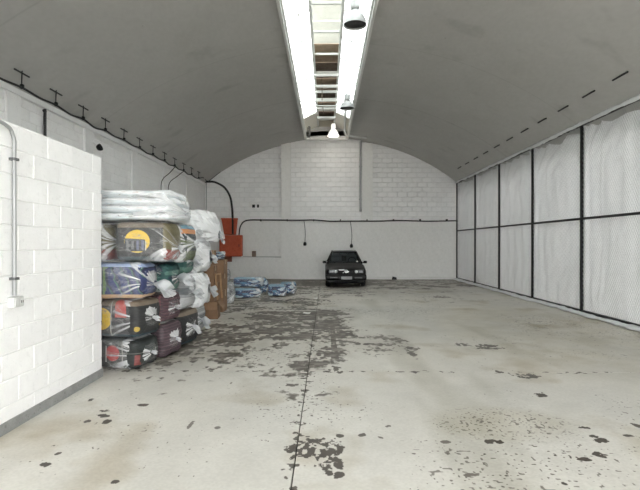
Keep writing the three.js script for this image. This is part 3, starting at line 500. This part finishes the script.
bag('small blue and white pack on the cardboard boxes', { x: -2.62, D: 12.45, y: 1.33, L: 0.42, h: 0.22, d: 0.4, print: 'pack', tuft: null, taper: 0.08, e: 6, name: 'diaper_pack', category: 'pack', grp: 'blue packs' });

// blue packs strewn on the floor
const packs = [
  ['pale grey green sack on the floor behind the cardboard boxes', -2.68, 14.2, 0, 0.8, 0.62, 0.6, 'grey', 0.2], ['small grey sack on top of the pale sack', -2.85, 14.3, 0.62, 0.45, 0.38, 0.45, 'grey', 0.1],
  ['blue pack lying lowest beside the pale sack', -2.1, 15.6, 0, 0.9, 0.32, 0.6, 'pack', 0.25], ['blue pack with white end lying on the lowest pack', -2.05, 15.7, 0.32, 1.0, 0.33, 0.55, 'pack', -0.12],
  ['blue pack tipped on its side between heap and square pack', -1.9, 16.6, 0.02, 0.5, 0.5, 0.5, 'pack', 0.3], ['square blue pack with white top, nearest of the heap to the floor joint', -1.28, 15.85, 0, 0.66, 0.42, 0.5, 'pack', 0.0],
  ['dark blue pack farthest out from heap, behind square pack', -1.02, 16.75, 0, 0.6, 0.42, 0.5, 'pack', -0.1],
];
for (const [label, x, D, y, L, h, d, print, turn] of packs) { const o = bag(label, { x, D, y, L, h, d, print, tuft: null, taper: 0.1, e: 4.5, wr: 0.02, turn, name: print === 'grey' ? 'sack' : 'diaper_pack', category: print === 'grey' ? 'sack' : 'pack', grp: 'packs heaped on the floor' }); if (label.includes('tipped')) o.rotation.z = 0.35, o.position.y = 0.16; }

// ------------------------------------------------------------------ car
{
  const CXc = 0.79, CD = 18.85, o = tag(group('sedan_car', [CXc, 0, -CD]), 'dark grey older sedan parked facing out at the end wall', 'car');
  const paint = phys({ color: '#0a0a0b', roughness: 0.45, metalness: 0.0, specularIntensity: 0.35, clearcoat: 0.08, clearcoatRoughness: 0.3 }), trim = std({ color: '#101112', roughness: 0.7 }), glassM = phys({ color: '#a9b2b6', transmission: 1, thickness: 0, roughness: 0.02, ior: 1.5 });
  const chrome = std({ color: '#c8cacc', roughness: 0.3, metalness: 1 }), lampM = phys({ color: '#b9bdc0', roughness: 0.3, metalness: 0.5, clearcoat: 1 }), rubber = std({ color: '#0e0e0f', roughness: 0.9 }), inner = std({ color: '#3a3b3d', roughness: 0.85 });
  // lower body lofted along z (front at 0, tail at -4.15)
  const sec = [[0.0, 0.66, 0.30, 0.60], [-0.05, 0.76, 0.24, 0.70], [-0.25, 0.81, 0.20, 0.77], [-0.8, 0.82, 0.19, 0.86], [-1.2, 0.825, 0.19, 0.92], [-1.35, 0.825, 0.19, 0.94], [-2.4, 0.83, 0.19, 0.95], [-3.4, 0.825, 0.2, 0.96], [-3.9, 0.80, 0.24, 0.95], [-4.1, 0.77, 0.3, 0.88], [-4.15, 0.70, 0.38, 0.8]];
  const ring = (w, y0, y1, ex = 5, n = 40) => { const p = []; for (let j = 0; j < n; j++) { const t = j / n * Math.PI * 2, c = Math.cos(t), s = Math.sin(t), tw = s > 0 ? 1 - 0.07 * s * s : 1; p.push([Math.sign(c) * Math.abs(c) ** (2 / ex) * w * tw, (y0 + y1) / 2 + Math.sign(s) * Math.abs(s) ** (2 / ex) * (y1 - y0) / 2]); } return p; };
  const loft = (rows) => {
    const pos = [], idx = [], n = rows[0].p.length; for (const r of rows) for (const [x, y] of r.p) pos.push(x, y, r.z);
    for (let i = 0; i + 1 < rows.length; i++) for (let j = 0; j < n; j++) { const a = i * n + j, b = i * n + (j + 1) % n; idx.push(a, a + n, b, b, a + n, b + n); }
    const cap = (i, f) => { const r = rows[i], c = pos.length / 3; pos.push(0, r.p.reduce((q, v) => q + v[1], 0) / n, r.z); for (let j = 0; j < n; j++) { const a = i * n + j, b = i * n + (j + 1) % n; f ? idx.push(c, a, b) : idx.push(c, b, a); } }; cap(0, true); cap(rows.length - 1, false);
    const g = new THREE.BufferGeometry(); g.setAttribute('position', new THREE.Float32BufferAttribute(pos, 3)); g.setIndex(idx); g.setAttribute('uv', new THREE.Float32BufferAttribute(new Float32Array(pos.length / 3 * 2), 2)); g.computeVertexNormals(); return g;
  };
  let body = loft(sec.map(([z, w, a, b]) => ({ z, p: ring(w, a, b, z > -0.1 ? 4 : 6) })));
  // order of the faces: make sure they point outward
  { const p = body.attributes.position, ix = body.index.array; let vol = 0; const a = V(), b = V(), c = V(); for (let i = 0; i < ix.length; i += 3) { a.fromBufferAttribute(p, ix[i]); b.fromBufferAttribute(p, ix[i + 1]); c.fromBufferAttribute(p, ix[i + 2]); vol += a.dot(b.cross(c)); } if (vol < 0) { for (let i = 0; i < ix.length; i += 3) { const t = ix[i + 1]; ix[i + 1] = ix[i + 2]; ix[i + 2] = t; } body.computeVertexNormals(); } }
  const ev = new Evaluator(); ev.attributes = ['position', 'normal', 'uv'];
  let br = new Brush(body, paint);
  for (const z of [-0.82, -3.3]) { const c = new Brush(new THREE.CylinderGeometry(0.34, 0.34, 2.2, 28).rotateZ(Math.PI / 2).translate(0, 0.3, z)); c.updateMatrixWorld(); br.updateMatrixWorld(); br = ev.evaluate(br, c, SUBTRACTION); }
  mesh('body', br.geometry, paint, o);
  mesh('underbody', box(-0.55, 0.55, 0.18, 0.5, -3.9, -0.35), trim, o);
  // greenhouse: pillars and roof as a frame, panes between
  const P = { bf: [0.70, 0.93, -1.22], tf: [0.515, 1.385, -1.95], tb: [0.52, 1.385, -2.85], bb: [0.70, 0.95, -3.45], bm: [0.755, 0.94, -2.4], tm: [0.54, 1.40, -2.4] };
  mesh('roof', (() => { const rows = []; for (let i = 0; i <= 10; i++) { const t = i / 10, z = mix(-1.9, -2.9, t), w = 0.53 - 0.02 * Math.abs(t - 0.5) * 2, y = 1.375 + 0.05 * (1 - (2 * t - 1) ** 2); rows.push({ z, p: ring(w, y - 0.03, y + 0.02, 3, 24) }); } return loft(rows); })(), paint, o);
  for (const s of [-1, 1]) {
    const q = ([x, y, z]) => [s * x, y, z];
    mesh('pillar', merge([bar(q(P.bf), q(P.tf), 0.05, 0.06), bar(q(P.bm), q(P.tm), 0.04, 0.09), bar(q(P.bb), q(P.tb), 0.05, 0.14), bar(q(P.tf), q(P.tb), 0.04, 0.05), bar([s * 0.72, 0.94, -1.22], [s * 0.74, 0.95, -3.45], 0.05, 0.06)]), paint, o);
    const side = new THREE.BufferGeometry(); side.setAttribute('position', new THREE.Float32BufferAttribute([...q(P.bf), ...q(P.tf), ...q(P.tm), ...q(P.bm), ...q(P.bb), ...q(P.tb)], 3)); side.setIndex([0, 1, 2, 0, 2, 3, 3, 2, 5, 3, 5, 4]); side.computeVertexNormals(); mesh('side_window', side, glassM, o);
    const m = mesh('mirror', rbox(0.15, 0.11, 0.08, 0.03, s * 0.86, 0.97, -1.38), trim, o); mesh('mirror_arm', bar([s * 0.74, 0.93, -1.4], [s * 0.82, 0.95, -1.38], 0.03, 0.04), trim, m);
  }
  const quad = (a, b, c, d) => { const g = new THREE.BufferGeometry(); g.setAttribute('position', new THREE.Float32BufferAttribute([...a, ...b, ...c, ...d], 3)); g.setIndex([0, 1, 2, 0, 2, 3]); g.computeVertexNormals(); return g; };
  const M = ([x, y, z]) => [-x, y, z];
  const ws = mesh('windshield', quad(P.bf, M(P.bf), M(P.tf), P.tf), glassM, o);
  mesh('sticker', new THREE.BoxGeometry(0.07, 0.07, 0.004).rotateX(-1.0).translate(0.52, 1.0, -1.285), std({ color: '#d8d8d4', roughness: 0.6 }), ws);
  mesh('rear_window', quad(P.bb, M(P.bb), M(P.tb), P.tb), glassM, o);
  mesh('cabin_floor', box(-0.7, 0.7, 0.6, 0.85, -3.4, -1.25), inner, o);
  mesh('dashboard', rbox(1.3, 0.14, 0.3, 0.05, 0, 0.92, -1.5), inner, o);
  for (const s of [-1, 1]) { mesh('seat', merge([rbox(0.46, 0.5, 0.16, 0.06, s * 0.33, 1.0, -2.35), rbox(0.24, 0.15, 0.1, 0.04, s * 0.33, 1.3, -2.42)]), std({ color: '#85878a', roughness: 0.9 }), o); }
  mesh('rear_seat', rbox(1.2, 0.4, 0.18, 0.06, 0, 1.0, -3.1), inner, o);
  mesh('steering_wheel', new THREE.TorusGeometry(0.17, 0.016, 8, 24).rotateX(-0.4).translate(0.33, 1.0, -1.75), trim, o);
  mesh('rear_mirror', rbox(0.2, 0.06, 0.03, 0.015, 0, 1.28, -1.85), std({ color: '#77797b', roughness: 0.4 }), o);
  mesh('hood', (() => { const g = new THREE.PlaneGeometry(1.3, 1.1, 16, 12).rotateX(-Math.PI / 2), p = g.attributes.position; for (let k = 0; k < p.count; k++) { const x = p.getX(k), t = (p.getZ(k) + 0.55) / 1.1, z = -1.2 + t * 1.1; const yb = z > -0.25 ? mix(0.77, 0.7, (z + 0.25) / 0.2) : z > -0.8 ? mix(0.86, 0.77, (z + 0.8) / 0.55) : mix(0.92, 0.86, (z + 1.2) / 0.4); p.setXYZ(k, x * (1 - 0.1 * t), yb + 0.02 - 0.03 * (x / 0.65) ** 4 + 0.012 * Math.exp(-(((Math.abs(x) - 0.35) / 0.08) ** 2)), z); } g.computeVertexNormals(); return g; })(), paint, o);
  mesh('wiper', merge([bar([0.5, 0.965, -1.24], [0.0, 0.975, -1.24], 0.012, 0.012), bar([0.02, 0.965, -1.235], [-0.5, 0.985, -1.26], 0.012, 0.012)]), trim, o);
  // front
  mesh('grille', merge([rbox(0.62, 0.13, 0.05, 0.015, 0, 0.645, 0.0), ...[0.61, 0.645, 0.68].map((y) => box(-0.3, 0.3, y - 0.006, y + 0.006, 0.02, 0.035))]), trim, o);
  const em = mesh('emblem', new THREE.TorusGeometry(0.055, 0.012, 8, 24).translate(0, 0.66, 0.045), chrome, o);
  mesh('emblem_bar', merge([bar([-0.035, 0.70, 0.045], [0, 0.62, 0.045], 0.012, 0.01), bar([0.035, 0.70, 0.045], [0, 0.62, 0.045], 0.012, 0.01)]), chrome, em);
  mesh('grille_trim', merge([bar([-0.29, 0.715, 0.035], [-0.07, 0.715, 0.04], 0.02, 0.012), bar([-0.13, 0.59, 0.03], [-0.09, 0.63, 0.035], 0.02, 0.012), bar([0.06, 0.62, 0.04], [0.1, 0.66, 0.035], 0.02, 0.012)]), chrome, o);
  for (const s of [-1, 1]) {
    const hl = mesh('headlight', rbox(0.36, 0.145, 0.1, 0.03, s * 0.5, 0.645, -0.03), phys({ color: '#4a4d50', roughness: 0.2, clearcoat: 1 }), o);
    mesh('reflector', new THREE.SphereGeometry(0.06, 20, 12).scale(1.05, 0.95, 0.35).translate(s * 0.40, 0.645, 0.018), lampM, hl);
    mesh('reflector', rbox(0.15, 0.085, 0.03, 0.012, s * 0.57, 0.645, 0.012), std({ color: '#6d7174', roughness: 0.35, metalness: 0.5 }), hl);
    mesh('fog_light', rbox(0.3, 0.05, 0.04, 0.012, s * 0.48, 0.41, 0.045), std({ color: '#3e4143', roughness: 0.35 }), o);
  }
  mesh('bumper', merge([rbox(1.6, 0.22, 0.2, 0.06, 0, 0.43, -0.05, 3), rbox(1.5, 0.14, 0.14, 0.05, 0, 0.27, -0.06)]), paint, o);
  mesh('bumper_intake', rbox(0.9, 0.07, 0.05, 0.015, 0, 0.29, 0.01), rubber, o);
  mesh('number_plate', rbox(0.42, 0.12, 0.012, 0.005, 0.02, 0.40, 0.058), std({ color: '#8d8f90', roughness: 0.5 }), o);
  for (const s of [-1, 1]) for (const z of [-0.82, -3.3]) {
    const w = mesh('wheel', lathe([[0.17, -0.085], [0.24, -0.095], [0.29, -0.07], [0.3, -0.03], [0.3, 0.03], [0.29, 0.07], [0.24, 0.095], [0.17, 0.085], [0.17, -0.085]], 32).rotateZ(Math.PI / 2).translate(s * 0.71, 0.3, z), rubber, o);
    mesh('hubcap', lathe([[0, 0.03], [0.08, 0.035], [0.16, 0.0], [0.172, 0]], 24).rotateZ(-s * Math.PI / 2).translate(s * 0.76, 0.3, z), std({ color: '#7b7d80', roughness: 0.35, metalness: 0.7 }), w);
  }
}

// ------------------------------------------------------------------ cable run along the left side, on T hangers
const hangD = []; for (let k = -3; k < 12; k++) hangD.push(8.88 + 1.13 * k);
const HX = -5.66;
hangD.forEach((d, k) => {
  if (d < 7) return;
  const yv = vaultY(HX), o = group('cable_hanger', [HX, yv, -d]);
  mesh('ceiling_bar', box(-0.012, 0.012, -0.05, -0.028, -0.22, 0.22), blackSteel, o);
  mesh('stem', rod([0, 0.02, 0], [-0.01, -0.3, 0], 0.011), blackSteel, o);
  mesh('clamp', box(-0.028, 0.028, -0.33, -0.25, -0.025, 0.025), blackSteel, o);
  tag(o, 'black T shaped cable hanger fixed to the vault beside side wall', 'hanger', 'hangers of the black cable');
});
{
  const pts = []; const y0 = vaultY(HX) - 0.31; for (const d of hangD) { pts.push([HX, y0, -d]); pts.push([HX + rr(-0.03, 0.02), y0 - rr(0.02, 0.07), -d - 0.56]); } pts.pop(); pts.push([-5.8, 4.86, -22.6], [-5.85, 4.82, -23.4]);
  tag(mesh('power_cable', tube(pts, 0.022, 260, 8), cableMat), 'black cable slung along the side wall on T hangers', 'cable');
  tag(mesh('drop_cable', tube([[HX, y0, -18.0], [-5.75, 4.35, -17.6], [-5.9, 4.0, -17.2], [-5.93, 3.4, -17.2], [-5.93, 2.2, -17.2]], 0.014), cableMat), 'thin black drop cable on side wall above the white pillows', 'cable', 'thin drop cables');
  tag(mesh('drop_cable', tube([[HX, y0, -19.1], [-5.75, 4.35, -18.5], [-5.9, 4.0, -18.0], [-5.93, 3.4, -18.0], [-5.93, 2.2, -18.0]], 0.014), cableMat), 'thin black drop cable on side wall above the white pillows', 'cable', 'thin drop cables');
  // junction and thick cable to the cabinets
  const j = tag(group('junction_clamp', [-5.8, 4.78, -23.5]), 'black cable clamp in the upper corner of the end wall', 'clamp');
  mesh('plate', rbox(0.34, 0.09, 0.08, 0.015), blackSteel, j); mesh('stay', rod([0.05, 0.03, 0], [0.62, 0.48, 0.02], 0.014), blackSteel, j); mesh('stay', rod([-0.05, 0.03, 0], [0.1, 0.35, 0.6], 0.014), blackSteel, j); mesh('pipe', rod([-0.07, 0, 0], [-0.07, -4.7, 0], 0.02), greyPipe, j);
  tag(mesh('feeder_cable', tube([[-5.75, 4.8, -23.46], [-5.4, 4.74, -23.45], [-4.98, 4.5, -23.45], [-4.7, 4.05, -23.45], [-4.6, 3.5, -23.45], [-4.57, 2.9, -23.45], [-4.56, 2.2, -23.42]], 0.05, 80, 10), cableMat), 'thick black cable curving down into the orange cabinets', 'cable');
}
// dark slots let into the vault on the right
for (let k = 0; k < 11; k++) {
  const d = 9.75 + 1.163 * k, x = 5.92; const o = mesh('ceiling_bar', new THREE.BoxGeometry(0.03, 0.03, 0.5).rotateZ(-0.6), blackSteel); o.position.set(x, vaultY(x) - 0.012, -d);
  tag(o, 'short black steel bar fixed flush to the vault above mesh screen', 'bar', 'short bars along the vault');
}
// dark conduit, grey pipe and small black floodlight high on the left wall
tag(mesh('wall_conduit', tube([[XL + 0.05, 2.0, -10.1], [XL + 0.05, 4.4, -10.1], [XL + 0.06, 4.5, -10.1], [XL + 0.02, 4.58, -10.1]], 0.03, 40), std({ color: '#3b3c3d', roughness: 0.6 })), 'dark vertical conduit on side wall rising above the partition', 'conduit');
{ const o = tag(group('floodlight', [XL + 0.03, 4.22, -12.2]), 'small round black floodlight on bracket on side wall', 'floodlight'); mesh('bracket', bar([0, 0.12, 0], [0.16, 0, 0.05], 0.014, 0.014), whiteSteel, o); mesh('housing', lathe([[0, -0.06], [0.06, -0.05], [0.085, 0], [0.09, 0.05], [0.075, 0.05], [0.07, 0.02], [0, 0.02]], 20).rotateZ(-1.2).translate(0.2, -0.03, 0.05), blackSteel, o); mesh('wall_plate', box(-0.035, 0, 0.08, 0.16, -0.02, 0.02), whiteSteel, o); }

// conduit and socket on the partition
{
  const z = -4.47, x = PX + 0.03, o = tag(group('socket_conduit', [x, 1.2, z]), 'grey conduit running down the white partition to a socket', 'conduit');
  mesh('pipe', tube([[0, 0.06, 0], [0, 0.9, 0], [0, 1.35, 0], [0, 1.52, 0.0], [0, 1.61, 0.05], [0, 1.64, 0.15], [0, 1.66, 0.4], [0, 1.72, 1.2]], 0.018, 90, 10, 0.2), greyPipe, o);
  for (const y of [0.22, 1.34]) mesh('clip', merge([box(-0.03, 0.026, y - 0.012, y + 0.012, -0.035, 0.035)]), std({ color: '#5a5c5d', roughness: 0.6 }), o);
  const s = tag(group('wall_socket', [x, 1.2, z]), 'grey double socket box on the white partition below conduit', 'socket');
  const m = std({ color: '#c8c9c8', roughness: 0.5 }); mesh('box', rbox(0.06, 0.1, 0.15, 0.008, 0, 0, -0.02), m, s); mesh('cover', rbox(0.01, 0.075, 0.055, 0.004, 0.034, 0, 0.015), m, s); mesh('cover', rbox(0.01, 0.075, 0.055, 0.004, 0.034, 0, -0.055), m, s);
  const dk = std({ color: '#4a4b4c', roughness: 0.7 }); for (const zz of [-0.067, -0.043]) mesh('slot', box(0.037, 0.0405, -0.012, 0.012, zz - 0.005, zz + 0.005), dk, s);
}

// ------------------------------------------------------------------ back wall fittings
const ZW = ZB + 0.02;
{
  const orange = std({ map: paintTex(184, 80, 48, 18, 33), roughness: 0.55 });
  const c = tag(group('electrical_cabinet', [-4.66, 1.15, ZW + 0.16]), 'large orange steel electrical cabinet on the end wall', 'cabinet');
  mesh('body', rbox(1.1, 1.02, 0.3, 0.015, 0, 0.5, 0), orange, c); const dr = mesh('door', rbox(1.02, 0.94, 0.02, 0.008, 0, 0.5, 0.158), orange, c); mesh('handle', rbox(0.03, 0.12, 0.03, 0.008, 0.42, 0.5, 0.18), blackSteel, dr); mesh('drip_tray', box(-0.2, 0.5, -0.04, 0.0, -0.1, 0.12), orange, c);
  const f = tag(group('cable_hood', [-4.72, 2.19, ZW + 0.15]), 'tapered orange cable hood above the electrical cabinet', 'hood');
  const s = new THREE.Shape(); s.moveTo(-0.26, 0); s.lineTo(0.28, 0); s.lineTo(0.36, 0.78); s.lineTo(-0.4, 0.78); s.closePath(); mesh('shell', boxUV(new THREE.ExtrudeGeometry(s, { depth: 0.2, bevelEnabled: true, bevelSize: 0.01, bevelThickness: 0.01, bevelSegments: 1 }).translate(0, 0, -0.12)), orange, f); mesh('rim', box(-0.42, 0.38, 0.74, 0.8, -0.14, 0.12), orange, f);
  const b = tag(group('meter_box', [-4.82, 0.86, ZW + 0.08]), 'small reddish box hanging below the orange cabinet', 'box'); mesh('body', rbox(0.36, 0.28, 0.14, 0.012, 0, 0.13, 0), std({ color: '#7d4c3c', roughness: 0.7 }), b); mesh('lid', rbox(0.3, 0.22, 0.02, 0.006, 0, 0.13, 0.075), std({ color: '#8a5646', roughness: 0.7 }), b);
  const g = tag(group('junction_box', [-3.55, 1.1, ZW + 0.05]), 'small brownish junction box on the low wall pipe', 'box'); mesh('body', rbox(0.2, 0.28, 0.09, 0.02, 0, 0.14, 0), std({ color: '#7a6a60', roughness: 0.75 }), g); mesh('lid', rbox(0.16, 0.22, 0.015, 0.006, 0, 0.14, 0.05), std({ color: '#857468', roughness: 0.7 }), g);
  tag(mesh('low_pipe', rod([-4.1, 1.1, ZW + 0.03], [-2.2, 1.08, ZW + 0.03], 0.016), greyPipe), 'thin pipe on the end wall beside junction box', 'pipe');
  for (const [x, w, lab] of [[-3.58, 0.12, 'wider of two small dark vents high on end wall'], [-3.36, 0.07, 'narrower of two small dark vents high on end wall']]) { const v = tag(group('wall_vent', [x, 3.6, ZB + 0.01]), lab, 'vent'); mesh('frame', box(-w / 2 - 0.01, w / 2 + 0.01, -0.075, 0.075, -0.01, 0.012), std({ color: '#4b4b4a', roughness: 0.8 }), v); mesh('opening', box(-w / 2, w / 2, -0.06, 0.06, 0.0, 0.015), blackSteel, v); }
  // conduit right across the end wall
  const pts = [[-4.25, 2.15, ZW + 0.12], [-4.2, 2.55, ZW + 0.1], [-4.02, 2.82, ZW + 0.09], [-3.7, 2.9, ZW + 0.09]]; for (let x = -3; x < 6.45; x += 0.8) pts.push([x, 2.9 + rr(-0.018, 0.018) - (x > 0 ? 0.05 : 0), ZW + 0.09]); pts.push([6.4, 2.86, ZW + 0.09]);
  const w = tag(group('end_wall_cable', [0, 0, 0.15]), 'black cable run straight across the end wall from the cabinets', 'cable'); mesh('cable', tube(pts, 0.03, 180, 8), cableMat, w); for (let x = -3.2; x < 6; x += 1.3) mesh('clip', box(x - 0.02, x + 0.02, 2.84, 2.94, ZW - 0.15, ZW + 0.11), blackSteel, w);
  for (const [x, yb, lab] of [[-1.03, 1.72, 'hanging socket on black lead nearer the orange cabinets'], [1.24, 1.62, 'hanging socket on black lead above the parked car']]) { const h = tag(group('hanging_socket', [x, yb, ZW + 0.26]), lab, 'socket'); mesh('lead', tube([[0, 0.1, 0], [0.02, 0.5, 0], [-0.01, 0.9, 0], [-0.05, 1.18, 0]], 0.013, 40), cableMat, h); mesh('plug', lathe([[0, -0.08], [0.06, -0.07], [0.085, 0], [0.06, 0.08], [0.02, 0.11], [0, 0.11]], 16), blackSteel, h); }
  // rain pipe from the roof light down the end wall
  const p = tag(group('rain_pipe', [1.68, 3.3, ZB + 0.29]), 'grey rain pipe down the end wall from the roof light', 'pipe'); mesh('pipe', rod([0, 0, 0], [0, 3.42, 0], 0.05, 14), greyPipe, p); for (const y of [0.6, 2.2]) mesh('clip', box(-0.07, 0.07, y - 0.02, y + 0.02, -0.12, 0.055), greyPipe, p); mesh('collar', rod([0, 0.02, 0], [0, 0.14, 0], 0.058, 14), greyPipe, p);
  tag(mesh('white_pipe', tube([[0.78, 7.3, -18.6], [0.82, 7.2, -20.5], [0.84, 7.0, -21.6], [0.88, 6.76, -21.9], [1.0, 6.70, -22.0], [1.4, 6.69, -22.2], [1.9, 6.70, -22.5]], 0.05, 80, 10), whitePipe), 'white pipe bending sideways out of the roof light', 'pipe');
  const co = []; for (let i = 0; i <= 160; i++) { const t = i / 160; co.push([-0.80 + 0.07 * Math.cos(t * 56), 6.62 + 0.75 * t, -22.2 + 0.07 * Math.sin(t * 56)]); } tag(mesh('coiled_hose', tube(co, 0.02, 420, 6), greyPipe), 'coiled grey hose hanging at the roof light end', 'hose');
  tag(mesh('rubber_wedge', (() => { const s2 = new THREE.Shape(); s2.moveTo(0, 0); s2.lineTo(0.22, 0); s2.lineTo(0.2, 0.1); s2.lineTo(0.03, 0.14); s2.closePath(); return boxUV(new THREE.ExtrudeGeometry(s2, { depth: 0.12, bevelEnabled: true, bevelSize: 0.006, bevelThickness: 0.006, bevelSegments: 1 }).translate(3.2, 0.006, ZB + 0.34)); })(), blackSteel), 'small black rubber wedge on floor by the end wall', 'wedge');
}
// bell lamps hanging from the roof light
{
  const alu = std({ color: '#bcbebe', roughness: 0.5, metalness: 0.2, side: THREE.DoubleSide }), enamel = std({ color: '#e8e8e4', roughness: 0.4, side: THREE.DoubleSide }), dark = std({ color: '#3b3c3d', roughness: 0.6 });
  const lamp = (x, y, d, r, h, shade, label, face = dark) => {
    const o = tag(group('pendant_lamp', [x, y, -d]), label, 'lamp', 'bell lamps under the roof light');
    mesh('shade', lathe([[r, 0], [r * 0.99, 0.02], [r * 0.93, h * 0.25], [r * 0.78, h * 0.55], [r * 0.5, h * 0.82], [r * 0.3, h * 0.92], [r * 0.28, h], [0, h], [0, h * 0.97], [r * 0.26, h * 0.9], [r * 0.74, h * 0.53], [r * 0.96, 0.02], [r, 0]], 36), shade, o);
    mesh('diffuser', lathe([[0, 0.03], [r * 0.9, 0.03], [r * 0.93, 0.045], [0, 0.045]], 32), face, o);
    mesh('gear_box', lathe([[0, h], [r * 0.36, h], [r * 0.4, h + 0.05], [r * 0.4, h + 0.17], [r * 0.3, h + 0.21], [0, h + 0.21]], 24), shade, o);
    mesh('hook', rod([0, h + 0.2, 0], [0, Math.max(h + 0.25, 6.92 - y), 0], 0.012), blackSteel, o);
  };
  lamp(0.62, 6.42, 10.3, 0.25, 0.34, alu, 'large aluminium bell lamp with dark face farthest from the end wall');
  lamp(0.70, 6.24, 16.0, 0.25, 0.26, alu, 'aluminium bell lamp hanging between the other two lamps');
  lamp(0.33, 6.58, 21.6, 0.25, 0.34, std({ color: '#f4f4f0', roughness: 0.4, emissive: '#fffaf0', emissiveIntensity: 0.10, side: THREE.DoubleSide }), 'glowing white bell lamp hanging close to the end wall', std({ color: '#ffffff', emissive: '#fffaf0', emissiveIntensity: 0.2 }));
  const glow = new THREE.PointLight('#fff6e6', 0.25, 0, 2); glow.position.set(0.33, 6.53, -21.6); glow.castShadow = true; glow.shadow.radius = 5; scene.add(glow);
}
// scraps of paper on the floor
for (const [px, py, w, label] of [[306, 314, 0.26, 'white paper scrap on the dark worn floor patch'], [316, 299, 0.18, 'white paper scrap on floor in front of the car'], [210, 321, 0.2, 'white paper scrap by the open cardboard box']]) {
  const [x, d] = ground(px, py), g = new THREE.PlaneGeometry(w, w * 0.7, 6, 5).rotateX(-Math.PI / 2), p = g.attributes.position; for (let k = 0; k < p.count; k++) p.setY(k, 0.004 + 0.05 * fbm(p.getX(k) * 9 + px, p.getZ(k) * 9, 2) * (0.3 + Math.abs(p.getX(k)) / w)); g.computeVertexNormals();
  const m = mesh('paper_scrap', g, std({ color: '#e4e4e0', roughness: 0.8, side: THREE.DoubleSide })); m.position.set(x, 0, -d); m.rotation.y = px; tag(m, label, 'paper');
}
renderer.render(scene, camera);
